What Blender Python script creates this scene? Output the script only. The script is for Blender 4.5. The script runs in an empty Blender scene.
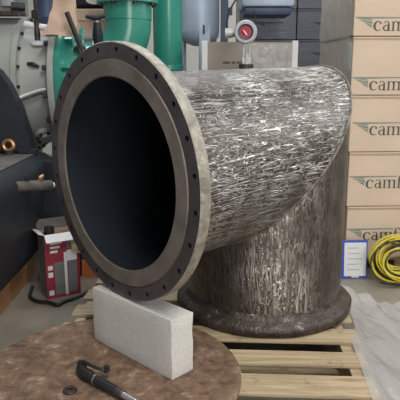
import bpy, bmesh, math, random
from mathutils import Matrix, Vector, noise
random.seed(7)
PI = math.pi
SC = bpy.context.scene
COL = SC.collection

# ------------------------------------------------------------------ camera
cam_d = bpy.data.cameras.new('camera')
cam_d.sensor_width = 36.0
cam_d.lens = 558.35 / 400.0 * 36.0
cam_d.clip_start = 0.05
cam = bpy.data.objects.new('camera', cam_d)
COL.objects.link(cam)
cam.location = (0, 0, 1.2784)
cam.rotation_euler = (PI/2 - 0.2226, 0, 0)
SC.camera = cam

# ------------------------------------------------------------------ world + lights + exposure
w = bpy.data.worlds.new('world'); SC.world = w; w.use_nodes = True
w.node_tree.nodes['Background'].inputs[0].default_value = (0.75, 0.82, 1.0, 1)
w.node_tree.nodes['Background'].inputs[1].default_value = 0.10

def area(name, loc, aim, sx, sy, power, col):
    d = bpy.data.lights.new(name, 'AREA'); d.shape = 'RECTANGLE'; d.size = sx; d.size_y = sy
    d.energy = power; d.color = col
    o = bpy.data.objects.new(name, d); COL.objects.link(o); o.location = loc
    o.rotation_euler = (Vector(aim) - Vector(loc)).to_track_quat('-Z', 'Y').to_euler()
    return o
area('ceiling_light_row', (0.9, -0.6, 4.6), (0.9, -0.6, 0), 0.8, 3.4, 220, (1.0, 0.97, 0.93))
area('ceiling_light_row_far', (-0.6, 4.4, 4.6), (-0.6, 4.4, 0), 3.4, 0.8, 120, (0.90, 0.95, 1.0))
area('bay_door_daylight', (1.9, -4.4, 1.7), (0.6, 2.6, 0.8), 2.2, 3.0, 170, (1.0, 0.98, 0.94))
area('added_rear_wall_light', (0.5, 7.2, 4.6), (0.5, 7.2, 0), 3.0, 0.6, 45, (1.0, 0.97, 0.90))  # added lamp, no such fixture known; brightens the far wall
area('side_window_daylight', (4.38, 3.0, 3.05), (0.4, 2.4, 1.0), 3.4, 1.3, 120, (0.96, 0.98, 1.0))
SC.view_settings.view_transform = 'Standard'
SC.view_settings.look = 'None'
SC.view_settings.gamma = 1.0
SC.view_settings.use_curve_mapping = False
SC.view_settings.exposure = 0.06

# ------------------------------------------------------------------ materials
def newmat(name):
    m = bpy.data.materials.new(name); m.use_nodes = True
    nt = m.node_tree
    return m, nt, nt.nodes['Principled BSDF']
def N(nt, kind, **kw):
    n = nt.nodes.new(kind)
    for k, v in kw.items():
        if k in n.inputs: n.inputs[k].default_value = v
        else: setattr(n, k, v)
    return n
def ramp(nt, stops):
    r = nt.nodes.new('ShaderNodeValToRGB')
    e = r.color_ramp.elements
    while len(e) > 1: e.remove(e[-1])
    e[0].position = stops[0][0]; e[0].color = stops[0][1]
    for p, c in stops[1:]:
        x = e.new(p); x.color = c
    return r
def g(v): return (v, v, v, 1)
def c4(c): return (c[0], c[1], c[2], 1)
def mat(name, col, rough=0.5, metal=0.0, var=0.25, scale=8.0, bump=0.0, bscale=60.0, coat=0.0, stretch=(1, 1, 1), spec=0.5):
    """principled with a mottled base colour and fine relief"""
    m, nt, b = newmat(name)
    tc = N(nt, 'ShaderNodeTexCoord')
    mp = N(nt, 'ShaderNodeMapping'); mp.inputs['Scale'].default_value = stretch
    nt.links.new(tc.outputs['Object'], mp.inputs[0])
    n = N(nt, 'ShaderNodeTexNoise', Scale=scale, Detail=6.0, Roughness=0.6)
    nt.links.new(mp.outputs[0], n.inputs['Vector'])
    lo = tuple(max(0, v*(1-var)) for v in col); hi = tuple(min(1, v*(1+var)) for v in col)
    r = ramp(nt, [(0.3, c4(lo)), (0.7, c4(hi))])
    nt.links.new(n.outputs['Fac'], r.inputs[0]); nt.links.new(r.outputs[0], b.inputs['Base Color'])
    b.inputs['Roughness'].default_value = rough; b.inputs['Metallic'].default_value = metal
    b.inputs['Specular IOR Level'].default_value = spec
    if coat: b.inputs['Coat Weight'].default_value = coat; b.inputs['Coat Roughness'].default_value = 0.15
    if bump:
        n2 = N(nt, 'ShaderNodeTexNoise', Scale=bscale, Detail=4.0)
        nt.links.new(mp.outputs[0], n2.inputs['Vector'])
        bp = N(nt, 'ShaderNodeBump', Strength=bump, Distance=0.01)
        nt.links.new(n2.outputs['Fac'], bp.inputs['Height']); nt.links.new(bp.outputs[0], b.inputs['Normal'])
        if coat: nt.links.new(bp.outputs[0], b.inputs['Coat Normal'])
    return m

def steel_pipe_mat(name, seed, light=0.95, cover=0.055, highlight=None):
    """bare scoured steel: dark brown-grey skin with wavy bright scour marks; UV = metres round / along"""
    m, nt, b = newmat(name)
    L = nt.links.new
    uv = N(nt, 'ShaderNodeUVMap')
    def marks(sx, sy, sc, dist, w, off):
        mp = N(nt, 'ShaderNodeMapping'); mp.inputs['Scale'].default_value = (sx, sy, 1); mp.inputs['Location'].default_value = (off, off*1.7, seed)
        L(uv.outputs[0], mp.inputs[0])
        n = N(nt, 'ShaderNodeTexNoise', Scale=sc, Detail=1.6, Roughness=0.5, Distortion=dist)
        L(mp.outputs[0], n.inputs['Vector'])
        s = N(nt, 'ShaderNodeMath', operation='SUBTRACT'); L(n.outputs['Fac'], s.inputs[0]); s.inputs[1].default_value = 0.5
        a = N(nt, 'ShaderNodeMath', operation='ABSOLUTE'); L(s.outputs[0], a.inputs[0])
        r = N(nt, 'ShaderNodeMapRange'); L(a.outputs[0], r.inputs[0])
        r.inputs['From Min'].default_value = 0.0; r.inputs['From Max'].default_value = w
        r.inputs['To Min'].default_value = 1.0; r.inputs['To Max'].default_value = 0.0
        return r
    m1 = marks(6.4, 0.42, 9.5, 0.6, cover*0.9, 3.1)
    m2 = marks(5.0, 1.4, 9.8, 1.4, cover*0.9, 11.0)
    m3 = marks(13.0, 3.6, 9.0, 0.3, cover*1.6, 23.0)
    big = N(nt, 'ShaderNodeTexNoise', Scale=2.6, Detail=3.0, Roughness=0.6); L(uv.outputs[0], big.inputs['Vector'])
    mask = N(nt, 'ShaderNodeMapRange'); L(big.outputs['Fac'], mask.inputs[0])
    mask.inputs['From Min'].default_value = 0.36; mask.inputs['From Max'].default_value = 0.62
    mask.inputs['To Min'].default_value = 0.10
    if highlight:                                           # painted highlight: scour marks kept bright in one ragged band, faded beside it
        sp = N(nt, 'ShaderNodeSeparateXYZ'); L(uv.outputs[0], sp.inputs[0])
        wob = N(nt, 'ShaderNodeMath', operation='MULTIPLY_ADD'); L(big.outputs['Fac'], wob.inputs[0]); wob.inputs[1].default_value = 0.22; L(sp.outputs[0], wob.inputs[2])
        di = N(nt, 'ShaderNodeMath', operation='SUBTRACT'); L(wob.outputs[0], di.inputs[0]); di.inputs[1].default_value = highlight + 0.11
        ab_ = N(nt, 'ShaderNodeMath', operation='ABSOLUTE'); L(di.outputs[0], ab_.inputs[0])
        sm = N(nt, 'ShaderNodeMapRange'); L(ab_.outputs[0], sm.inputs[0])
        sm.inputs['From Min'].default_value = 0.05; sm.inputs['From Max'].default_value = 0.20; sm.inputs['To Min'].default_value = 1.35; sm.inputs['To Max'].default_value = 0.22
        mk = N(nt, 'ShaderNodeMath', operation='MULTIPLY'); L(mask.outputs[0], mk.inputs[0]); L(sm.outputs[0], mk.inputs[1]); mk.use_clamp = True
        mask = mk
    mx = N(nt, 'ShaderNodeMath', operation='MAXIMUM'); L(m1.outputs[0], mx.inputs[0])
    half = N(nt, 'ShaderNodeMath', operation='MULTIPLY'); L(m3.outputs[0], half.inputs[0]); half.inputs[1].default_value = 0.28
    mx2 = N(nt, 'ShaderNodeMath', operation='MAXIMUM'); L(m2.outputs[0], mx2.inputs[0]); L(half.outputs[0], mx2.inputs[1])
    mu = N(nt, 'ShaderNodeMath', operation='MULTIPLY'); L(mx2.outputs[0], mu.inputs[0]); L(mask.outputs[0], mu.inputs[1])
    mu1 = N(nt, 'ShaderNodeMath', operation='MULTIPLY'); L(mask.outputs[0], mu1.inputs[0]); L(m1.outputs[0], mu1.inputs[1])
    L(mu1.outputs[0], mx.inputs[0]); L(mu.outputs[0], mx.inputs[1])
    skin = ramp(nt, [(0.3, (0.066, 0.044, 0.033, 1)), (0.52, (0.105, 0.089, 0.079, 1)), (0.75, (0.20, 0.19, 0.18, 1))])
    sn = N(nt, 'ShaderNodeTexNoise', Scale=9.0, Detail=6.0, Roughness=0.65); L(uv.outputs[0], sn.inputs['Vector'])
    L(sn.outputs['Fac'], skin.inputs[0])
    mixc = N(nt, 'ShaderNodeMix', data_type='RGBA'); L(mx.outputs[0], mixc.inputs['Factor'])
    L(skin.outputs[0], mixc.inputs['A']); mixc.inputs['B'].default_value = (light, light*0.985, light*0.95, 1)
    L(mixc.outputs['Result'], b.inputs['Base Color'])
    b.inputs['Metallic'].default_value = 0.92
    rr = N(nt, 'ShaderNodeMapRange'); L(mx.outputs[0], rr.inputs[0]); rr.inputs['To Min'].default_value = 0.38; rr.inputs['To Max'].default_value = 0.27
    L(rr.outputs[0], b.inputs['Roughness'])
    bp = N(nt, 'ShaderNodeBump', Strength=0.8, Distance=0.004); L(mx.outputs[0], bp.inputs['Height'])
    L(bp.outputs[0], b.inputs['Normal'])
    return m

def carton_mat(name, col, coat=0.35):
    """corrugated board under clear stretch film: coat with creases"""
    m, nt, b = newmat(name); L = nt.links.new
    tc = N(nt, 'ShaderNodeTexCoord')
    n = N(nt, 'ShaderNodeTexNoise', Scale=2.5, Detail=4.0); L(tc.outputs['Object'], n.inputs['Vector'])
    lo = tuple(v*0.93 for v in col); hi = tuple(min(1, v*1.06) for v in col)
    r = ramp(nt, [(0.35, c4(lo)), (0.65, c4(hi))]); L(n.outputs['Fac'], r.inputs[0]); L(r.outputs[0], b.inputs['Base Color'])
    b.inputs['Roughness'].default_value = 0.7
    b.inputs['Coat Weight'].default_value = coat; b.inputs['Coat Roughness'].default_value = 0.22
    mp = N(nt, 'ShaderNodeMapping'); mp.inputs['Scale'].default_value = (1.6, 1.6, 9.0); mp.inputs['Rotation'].default_value = (0.0, 0.12, 0)
    L(tc.outputs['Object'], mp.inputs[0])
    cr = N(nt, 'ShaderNodeTexNoise', Scale=4.0, Detail=5.0, Roughness=0.55, Distortion=1.2); L(mp.outputs[0], cr.inputs['Vector'])
    bp = N(nt, 'ShaderNodeBump', Strength=0.9, Distance=0.06); L(cr.outputs['Fac'], bp.inputs['Height'])
    L(bp.outputs[0], b.inputs['Coat Normal'])
    return m

def two_tone(name, ca, cb, scale, lo, hi, rough, metal=0.0, bump=0.3, bscale=80, cc=None):
    m, nt, b = newmat(name); L = nt.links.new
    tc = N(nt, 'ShaderNodeTexCoord')
    n = N(nt, 'ShaderNodeTexNoise', Scale=scale, Detail=8.0, Roughness=0.68, Distortion=0.4); L(tc.outputs['Object'], n.inputs['Vector'])
    st = [(lo, c4(ca)), (hi, c4(cb))]
    if cc: st.append((min(1.0, hi+0.12), c4(cc)))
    r = ramp(nt, st); L(n.outputs['Fac'], r.inputs[0])
    L(r.outputs[0], b.inputs['Base Color'])
    b.inputs['Roughness'].default_value = rough; b.inputs['Metallic'].default_value = metal
    n2 = N(nt, 'ShaderNodeTexNoise', Scale=bscale, Detail=5.0); L(tc.outputs['Object'], n2.inputs['Vector'])
    bp = N(nt, 'ShaderNodeBump', Strength=bump, Distance=0.006); L(n2.outputs['Fac'], bp.inputs['Height']); L(bp.outputs[0], b.inputs['Normal'])
    return m

def wood_mat(name, ca, cb):
    m, nt, b = newmat(name); L = nt.links.new
    tc = N(nt, 'ShaderNodeTexCoord'); oi = N(nt, 'ShaderNodeObjectInfo')
    ad = N(nt, 'ShaderNodeVectorMath', operation='ADD'); L(tc.outputs['Object'], ad.inputs[0])
    sc = N(nt, 'ShaderNodeVectorMath', operation='SCALE'); L(oi.outputs['Random'], sc.inputs['Scale']); sc.inputs[0].default_value = (7, 13, 5)
    L(sc.outputs[0], ad.inputs[1])
    mp = N(nt, 'ShaderNodeMapping'); mp.inputs['Scale'].default_value = (1.2, 14, 14); L(ad.outputs[0], mp.inputs[0])
    n = N(nt, 'ShaderNodeTexNoise', Scale=3.5, Detail=7.0, Roughness=0.62, Distortion=0.5); L(mp.outputs[0], n.inputs['Vector'])
    r = ramp(nt, [(0.3, c4(ca)), (0.68, c4(cb))]); L(n.outputs['Fac'], r.inputs[0])
    st = N(nt, 'ShaderNodeTexNoise', Scale=7.0, Detail=6.0, Roughness=0.7); L(ad.outputs[0], st.inputs['Vector'])
    sr = ramp(nt, [(0.60, g(1.0)), (0.72, g(0.35))]); L(st.outputs['Fac'], sr.inputs[0])
    mul = N(nt, 'ShaderNodeMix', data_type='RGBA', blend_type='MULTIPLY'); mul.inputs['Factor'].default_value = 1
    L(r.outputs[0], mul.inputs['A']); L(sr.outputs[0], mul.inputs['B'])
    L(mul.outputs['Result'], b.inputs['Base Color']); b.inputs['Roughness'].default_value = 0.75
    bp = N(nt, 'ShaderNodeBump', Strength=0.25, Distance=0.004); L(n.outputs['Fac'], bp.inputs['Height']); L(bp.outputs[0], b.inputs['Normal'])
    return m

def film_mat(name, opac=0.42, rough=0.14):
    m, nt, b = newmat(name); L = nt.links.new
    b.inputs['Base Color'].default_value = (0.82, 0.83, 0.84, 1); b.inputs['Roughness'].default_value = rough
    tr = N(nt, 'ShaderNodeBsdfTransparent'); mx = N(nt, 'ShaderNodeMixShader'); mx.inputs[0].default_value = opac
    tl = N(nt, 'ShaderNodeBsdfTranslucent'); tl.inputs[0].default_value = (0.8, 0.82, 0.84, 1)
    m2 = N(nt, 'ShaderNodeMixShader'); m2.inputs[0].default_value = 0.35
    L(b.outputs[0], m2.inputs[1]); L(tl.outputs[0], m2.inputs[2])
    L(tr.outputs[0], mx.inputs[1]); L(m2.outputs[0], mx.inputs[2])
    L(mx.outputs[0], nt.nodes['Material Output'].inputs['Surface'])
    tc = N(nt, 'ShaderNodeTexCoord'); n = N(nt, 'ShaderNodeTexNoise', Scale=6.0, Detail=3.0, Distortion=1.0); L(tc.outputs['Object'], n.inputs['Vector'])
    bp = N(nt, 'ShaderNodeBump', Strength=0.6, Distance=0.03); L(n.outputs['Fac'], bp.inputs['Height']); L(bp.outputs[0], b.inputs['Normal'])
    return m

M = {}
M['pipe_h'] = steel_pipe_mat('scoured_steel_barrel', 1.0)
M['pipe_v'] = steel_pipe_mat('scoured_steel_upright', 5.0, 0.95, 0.075, highlight=0.37)
M['liner'] = mat('black_rubber_lining', (0.011, 0.015, 0.022), 0.75, 0, 0.3, 5, spec=0.25)
M['face'] = two_tone('flange_face_dark_primer', (0.050, 0.043, 0.046), (0.10, 0.088, 0.092), 7, .35, .65, .5, .3, .3, 120)
M['seat'] = two_tone('flange_gasket_face', (0.13, 0.11, 0.095), (0.25, 0.22, 0.195), 6, .35, .7, .55, .25, .3, 140)
M['rim'] = two_tone('flange_rim_cast', (0.20, 0.18, 0.15), (0.42, 0.40, 0.35), 22, .35, .65, .6, .25, .6, 70)
M['foot'] = two_tone('base_flange_steel', (0.036, 0.027, 0.023), (0.085, 0.067, 0.057), 14, .38, .60, .42, .5, 1.0, 70, (0.42, 0.39, 0.36))
M['weld'] = two_tone('weld_bead', (0.07, 0.055, 0.045), (0.24, 0.21, 0.18), 26, .35, .65, .45, .5, .8, 90)
M['concrete'] = two_tone('cast_concrete_block', (0.43, 0.42, 0.395), (0.60, 0.59, 0.56), 150, .32, .50, .9, 0, .7, 190)
M['rust'] = two_tone('rusted_plate', (0.075, 0.043, 0.028), (0.21, 0.132, 0.085), 17, .34, .58, .8, 0, .7, 80, (0.40, 0.31, 0.235))
M['floor'] = two_tone('concrete_floor', (0.17, 0.147, 0.118), (0.29, 0.256, 0.212), 2.2, .33, .66, .5, 0, .12, 50)
M['wall'] = mat('painted_wall', (0.62, 0.61, 0.56), 0.7, 0, .08, 1.5, .1, 30)
M['wall_dk'] = mat('side_wall_cladding', (0.30, 0.31, 0.33), 0.6, 0, .15, 1.0, .1, 30)
M['ceiling'] = mat('ceiling_deck', (0.35, 0.35, 0.35), 0.8, 0, .1, 2)
M['pallet'] = wood_mat('pallet_pine', (0.27, 0.20, 0.115), (0.52, 0.42, 0.27))
M['timber'] = wood_mat('orange_timber', (0.28, 0.13, 0.055), (0.46, 0.25, 0.12))
M['carton'] = carton_mat('kraft_carton_filmed', (0.62, 0.49, 0.375))
M['carton_shaded'] = carton_mat('shaded_carton_filmed', (0.088, 0.091, 0.112), 0.5)  # shade on the far cardboard, mixed into its base colour
M['print'] = mat('grey_green_print', (0.075, 0.085, 0.075), 0.6, 0, .2, 30)
M['print_lt'] = mat('pale_green_print', (0.20, 0.24, 0.20), 0.6, 0, .2, 30)
M['print_dk'] = mat('dull_print_on_shaded', (0.03, 0.03, 0.04), 0.5, 0, .2, 30)
M['tape'] = mat('clear_packing_tape', (0.40, 0.30, 0.21), 0.3, 0, .1, 20)
M['white'] = mat('white_plastic', (0.72, 0.72, 0.72), 0.5, 0, .06, 10)
M['teal'] = mat('teal_gloss_paint', (0.036, 0.27, 0.205), 0.3, 0, .12, 3, coat=.3)
M['cast'] = mat('light_grey_machine_paint', (0.33, 0.345, 0.325), 0.5, 0, .12, 4, .08, 60)
M['navy'] = mat('blue_black_machine_paint', (0.012, 0.015, 0.022), 0.5, 0, .4, 5, .1, 30)
M['dusty'] = two_tone('dusty_machine_top', (0.06, 0.056, 0.052), (0.13, 0.12, 0.11), 8, .35, .65, .8, 0, .1)
M['black'] = mat('black_rubber', (0.015, 0.015, 0.016), 0.45, 0, .3, 20)
M['steel'] = mat('bright_steel', (0.55, 0.56, 0.58), 0.3, .9, .12, 12)
M['blued'] = mat('blue_grey_steel', (0.36, 0.43, 0.53), 0.45, .2, .15, 3)
M['bluepost'] = mat('dark_blue_post', (0.03, 0.05, 0.10), 0.5, 0, .2, 5)
M['galv'] = mat('grey_die_cast', (0.42, 0.43, 0.44), 0.45, .3, .12, 20)
M['red'] = mat('red_face', (0.42, 0.04, 0.06), 0.35, 0, .2, 30)
M['brass'] = mat('brass', (0.45, 0.25, 0.12), 0.35, .8, .15, 20)
M['kraft'] = mat('brown_paper', (0.46, 0.325, 0.24), 0.7, 0, .15, 7, .3, 25)
M['crate'] = carton_mat('crate_board_filmed', (0.30, 0.265, 0.235), 0.6)
M['redbox'] = mat('maroon_print', (0.25, 0.025, 0.045), 0.45, 0, .2, 25)
M['greybox'] = mat('grey_print', (0.16, 0.165, 0.18), 0.45, 0, .15, 25)
M['blue'] = mat('cobalt_plastic', (0.018, 0.06, 0.42), 0.4, 0, .12, 8)
M['paper'] = mat('paper', (0.66, 0.68, 0.70), 0.6, 0, .03, 10)
M['yellow'] = mat('yellow_cable_sheath', (0.62, 0.50, 0.035), 0.4, 0, .12, 20)
M['orange'] = mat('orange_plastic', (0.50, 0.15, 0.045), 0.5, 0, .2, 12)
M['film'] = film_mat('clear_sheeting')
M['wrap'] = film_mat('stretch_wrap', 0.42, 0.14)

# ------------------------------------------------------------------ mesh helpers (world coordinates unless a parent frame is given)
MW = {}
def tag(o, label=None, cat=None, group=None, kind=None):
    if label: o['label'] = label
    if cat: o['category'] = cat
    if group: o['group'] = group
    if kind: o['kind'] = kind
    return o
def thing(name, loc, label, cat, rz=0.0, group=None):
    o = bpy.data.objects.new(name, None); COL.objects.link(o); o.empty_display_size = 0.05
    o.location = loc; o.rotation_euler = (0, 0, rz)
    MW[o.name] = Matrix.Translation(loc) @ Matrix.Rotation(rz, 4, 'Z')
    return tag(o, label, cat, group)
def obj(name, bm, m, parent=None, local=False, smooth=False, sharp=35):
    """link bm as one mesh object; coordinates are world ones unless local=True"""
    bm.normal_update()
    me = bpy.data.meshes.new(name); bm.to_mesh(me); bm.free()
    o = bpy.data.objects.new(name, me); COL.objects.link(o)
    if parent is not None:
        o.parent = parent
        if not local: me.transform(MW[parent.name].inverted())
        MW[o.name] = MW[parent.name].copy()
    else:
        MW[o.name] = Matrix.Identity(4)
    me.materials.append(M[m])
    if smooth:
        for p in me.polygons: p.use_smooth = True
        if hasattr(me, 'set_sharp_from_angle'): me.set_sharp_from_angle(angle=math.radians(sharp))
    return o
def settle(o):
    """move a single mesh's origin to the base of its bounding box"""
    me = o.data
    xs = [v.co.x for v in me.vertices]; ys = [v.co.y for v in me.vertices]; zs = [v.co.z for v in me.vertices]
    c = Vector(((min(xs)+max(xs))/2, (min(ys)+max(ys))/2, min(zs)))
    me.transform(Matrix.Translation(-c)); o.location = c
    MW[o.name] = Matrix.Translation(c)
    return o
def add_box(bm, lo, hi, bev=0.0, mtx=None):
    vs = bmesh.ops.create_cube(bm, size=1.0)['verts']
    s = [hi[i]-lo[i] for i in range(3)]; c = [(hi[i]+lo[i])/2 for i in range(3)]
    for v in vs: v.co = Vector((v.co.x*s[0]+c[0], v.co.y*s[1]+c[1], v.co.z*s[2]+c[2]))
    if bev:
        es = list({e for v in vs for e in v.link_edges})
        r = bmesh.ops.bevel(bm, geom=es, offset=bev, segments=2, affect='EDGES', profile=0.6)
        vs = list({v for f in r['faces'] for v in f.verts} | {v for v in vs if v.is_valid})
    if mtx:
        for v in vs: v.co = mtx @ v.co
    return vs
def boxbm(lo, hi, bev=0.0, mtx=None):
    bm = bmesh.new(); add_box(bm, lo, hi, bev, mtx); return bm
def frame(origin, zdir, xhint=(0, 0, 1)):
    z = Vector(zdir).normalized(); h = Vector(xhint)
    if abs(z.dot(h)) > 0.95: h = Vector((1, 0, 0))
    x = (h - z*h.dot(z)).normalized(); y = z.cross(x)
    m = Matrix((x, y, z)).transposed().to_4x4(); m.translation = Vector(origin)
    return m
def add_lathe(bm, prof, mtx=None, seg=48, closed=False):
    """prof: (r, z) list turned about local z"""
    mtx = mtx or Matrix.Identity(4)
    rings = []
    for r, z in prof:
        if r < 1e-6:
            rings.append([bm.verts.new(mtx @ Vector((0, 0, z)))])
        else:
            rings.append([bm.verts.new(mtx @ Vector((r*math.cos(2*PI*k/seg), r*math.sin(2*PI*k/seg), z))) for k in range(seg)])
    pairs = list(zip(rings[:-1], rings[1:]))
    if closed: pairs.append((rings[-1], rings[0]))
    for a, b in pairs:
        for k in range(seg):
            k2 = (k+1) % seg
            if len(a) == 1 and len(b) == 1: continue
            if len(a) == 1: bm.faces.new((a[0], b[k2], b[k]))
            elif len(b) == 1: bm.faces.new((a[k], a[k2], b[0]))
            else: bm.faces.new((a[k], a[k2], b[k2], b[k]))
    return bm
def lathe(prof, mtx=None, seg=48, closed=False):
    bm = bmesh.new(); add_lathe(bm, prof, mtx, seg, closed)
    bmesh.ops.recalc_face_normals(bm, faces=bm.faces); return bm
def add_tube(bm, pts, r, seg=8, closed=False):
    pts = [Vector(p) for p in pts]; n = len(pts); rings = []
    prev = None
    for i, p in enumerate(pts):
        if closed: t = pts[(i+1) % n] - pts[i-1]
        else: t = pts[min(i+1, n-1)] - pts[max(i-1, 0)]
        t.normalize()
        if prev is None:
            h = Vector((0, 0, 1)) if abs(t.z) < 0.9 else Vector((1, 0, 0))
            x = (h - t*h.dot(t)).normalized()
        else:
            x = (prev - t*prev.dot(t)).normalized()
        prev = x; y = t.cross(x)
        rr = r[i] if isinstance(r, (list, tuple)) else r
        rings.append([bm.verts.new(p + (x*math.cos(2*PI*k/seg) + y*math.sin(2*PI*k/seg))*rr) for k in range(seg)])
    pairs = list(zip(rings[:-1], rings[1:]))
    if closed: pairs.append((rings[-1], rings[0]))
    for a, b in pairs:
        for k in range(seg): bm.faces.new((a[k], a[(k+1) % seg], b[(k+1) % seg], b[k]))
    if not closed:
        bm.faces.new(list(reversed(rings[0]))); bm.faces.new(rings[-1])
    return bm
def tube(pts, r, seg=8, closed=False):
    bm = bmesh.new(); add_tube(bm, pts, r, seg, closed); return bm
def prism(poly, mtx, depth):
    """poly in local xy, extruded along +z by depth"""
    bm = bmesh.new()
    a = [bm.verts.new(mtx @ Vector((x, y, 0))) for x, y in poly]; b = [bm.verts.new(mtx @ Vector((x, y, depth))) for x, y in poly]
    bm.faces.new(list(reversed(a))); bm.faces.new(b)
    for i in range(len(poly)):
        j = (i+1) % len(poly); bm.faces.new((a[i], a[j], b[j], b[i]))
    bmesh.ops.recalc_face_normals(bm, faces=bm.faces)
    return bm
def smooth_path(pts, sub=8):
    pts = [Vector(p) for p in pts]; out = []
    for i in range(len(pts)-1):
        p0 = pts[max(i-1, 0)]; p1 = pts[i]; p2 = pts[i+1]; p3 = pts[min(i+2, len(pts)-1)]
        for k in range(sub):
            t = k/sub
            out.append(0.5*((2*p1) + (p2-p0)*t + (2*p0-5*p1+4*p2-p3)*t*t + (3*p1-p0-3*p2+p3)*t**3))
    out.append(pts[-1]); return out
def copy_tree(o, parent=None):
    c = o.copy(); COL.objects.link(c); c.parent = parent
    if parent is not None: c.matrix_parent_inverse = o.matrix_parent_inverse.copy()
    for ch in list(o.children): copy_tree(ch, c)
    return c

# ------------------------------------------------------------------ setting
def struct(name, bm, m): return tag(obj(name, bm, m), kind='structure')
struct('floor', boxbm((-4, -5, -0.12), (4.5, 9, 0)), 'floor')
struct('wall_back', boxbm((-4, 9, 0), (4.5, 9.15, 4.9)), 'wall')
struct('wall_left', boxbm((-4.15, -5, 0), (-4, 9, 4.9)), 'wall_dk')
struct('wall_right', boxbm((4.5, -5, 0), (4.65, 9, 4.9)), 'wall')
wn = struct('window_1', boxbm((4.462, 1.2, 2.35), (4.498, 4.8, 3.75)), 'paper')
for k in range(5): obj('window_mullion', boxbm((4.43, 1.18+k*0.9, 2.30), (4.461, 1.24+k*0.9, 3.80)), 'galv', wn)
for z in (2.30, 3.74): obj('window_rail', boxbm((4.428, 1.18, z), (4.4605, 4.84, z+0.06)), 'galv', wn)
struct('ceiling', boxbm((-4, -5, 4.9), (4.5, 9, 5.05)), 'ceiling')

# ------------------------------------------------------------------ the big mitred elbow
EX, EY, YAW, H, LEN, TAU = 0.3209, 2.6821, 0.8378, 0.9230, 0.8730, 0.0283
RP, RF, TF, RB, Z0 = 0.381, 0.4953, 0.0472, 0.4378, 0.145
UP = Vector((0, 0, 1)); AH = Vector((-math.sin(YAW), -math.cos(YAW), 0)); SD = Vector((math.cos(YAW), -math.sin(YAW), 0))
AX = AH*math.cos(TAU) - UP*math.sin(TAU); UH = UP*math.cos(TAU) + AH*math.sin(TAU); MN = AX + UP   # arm droops a little; MN = mitre plane normal
CEN = Vector((EX, EY, H))
elbow = thing('mitred_pipe_elbow', (EX, EY, Z0), 'large bare steel mitred pipe elbow with wide flanged mouth, standing on the pallet', 'pipe elbow')
def barrel(horizontal, r, end, seg=120, rows=26):
    """one straight leg from the mitre plane to its flange, with UV in metres"""
    bm = bmesh.new(); uvl = bm.loops.layers.uv.new('UVMap'); grid = []
    for i in range(seg):
        a = 2*PI*i/seg; col = []
        for j in range(rows+1):
            t = j/rows
            if horizontal:
                off = SD*(r*math.cos(a)) + UH*(r*math.sin(a))
                s0 = -off.dot(MN)/AX.dot(MN)
                l = s0 + (end - s0)*t
                p = CEN + off + AX*l
            else:
                off = AH*(r*math.cos(a)) + SD*(r*math.sin(a))
                z1 = H - off.dot(MN)/UP.dot(MN)
                p = Vector((EX, EY, 0)) + off; p.z = z1 + (end - z1)*t; l = p.z
            k = 1.0
            col.append((bm.verts.new(p), (a*r, l)))
        grid.append(col)
    for i in range(seg):
        i2 = (i+1) % seg
        for j in range(rows):
            q = [grid[i][j], grid[i2][j], grid[i2][j+1], grid[i][j+1]]
            f = bm.faces.new([v[0] for v in q])
            for lp, v in zip(f.loops, q):
                u = v[1][0]
                if i2 == 0 and v is not grid[i][j] and v is not grid[i][j+1]: u = 2*PI*r
                lp[uvl].uv = (u, v[1][1])
    bmesh.ops.recalc_face_normals(bm, faces=bm.faces)
    return bm
obj('horizontal_barrel', barrel(True, RP, LEN-TF+0.005), 'pipe_h', elbow, smooth=True)
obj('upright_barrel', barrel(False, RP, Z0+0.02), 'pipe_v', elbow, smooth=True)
lin = obj('lining', barrel(True, 0.3695, LEN-0.002), 'liner', elbow, smooth=True); tag(lin, 'blue-black lining inside the open mouth')
obj('upright_lining', barrel(False, 0.3695, Z0+0.004), 'liner', elbow, smooth=True)
seam = []
for k in range(160):
    a = 2*PI*k/160
    jit = 0.002*noise.noise(Vector((k*0.6, 0, 0)))
    off = AH*((RP+0.0015+jit)*math.cos(a)) + SD*((RP+0.0015+jit)*math.sin(a))
    seam.append(Vector((EX, EY, H - off.dot(MN)/UP.dot(MN))) + off)
tag(obj('weld_seam', tube(seam, 0.0062, 8, True), 'weld', elbow, smooth=True), 'rough weld bead along the slanted joint')
# mouth flange: outer ring with 24 drilled holes, proud gasket face inside it
FM = frame(CEN + AX*LEN, AX)
ring = obj('mouth_flange', lathe([(0.4385, -TF), (RF-0.004, -TF), (RF, -TF+0.004), (RF, -0.005), (RF-0.004, 0.0), (0.4385, 0.0)], FM, 144, True), 'face', elbow)
cut = bmesh.new()
for k in range(24):
    a = math.radians(7.5+15*k)
    p = CEN + AX*LEN + SD*(0.468*math.cos(a)) + UH*(0.468*math.sin(a))
    add_lathe(cut, [(0, -0.03), (0.0095, -0.03), (0.0095, 0.02), (0, 0.02)], frame(p, AX), 14)
bmesh.ops.recalc_face_normals(cut, faces=cut.faces)
co = obj('cutter', cut, 'liner', elbow)
md = ring.modifiers.new('holes', 'BOOLEAN'); md.operation = 'DIFFERENCE'; md.object = co; md.solver = 'EXACT'
bpy.context.view_layer.update()
dg = bpy.context.evaluated_depsgraph_get()
nm = bpy.data.meshes.new_from_object(ring.evaluated_get(dg)); ring.modifiers.clear(); ring.data = nm
cm = co.data; bpy.data.objects.remove(co); bpy.data.meshes.remove(cm)
nm.materials.clear(); nm.materials.append(M['face']); nm.materials.append(M['rim']); nm.materials.append(M['liner'])
cl = MW[elbow.name].inverted() @ (CEN + AX*LEN)
for p in nm.polygons:                                  # machined rim is a different finish from the primed face
    d = p.center - cl; ax = d.dot(AX); rad = (d - AX*ax).length
    p.material_index = 1 if rad > RF-0.0035 else (0 if ax > -0.004 or abs(rad-0.468) > 0.011 else 2)
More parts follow.
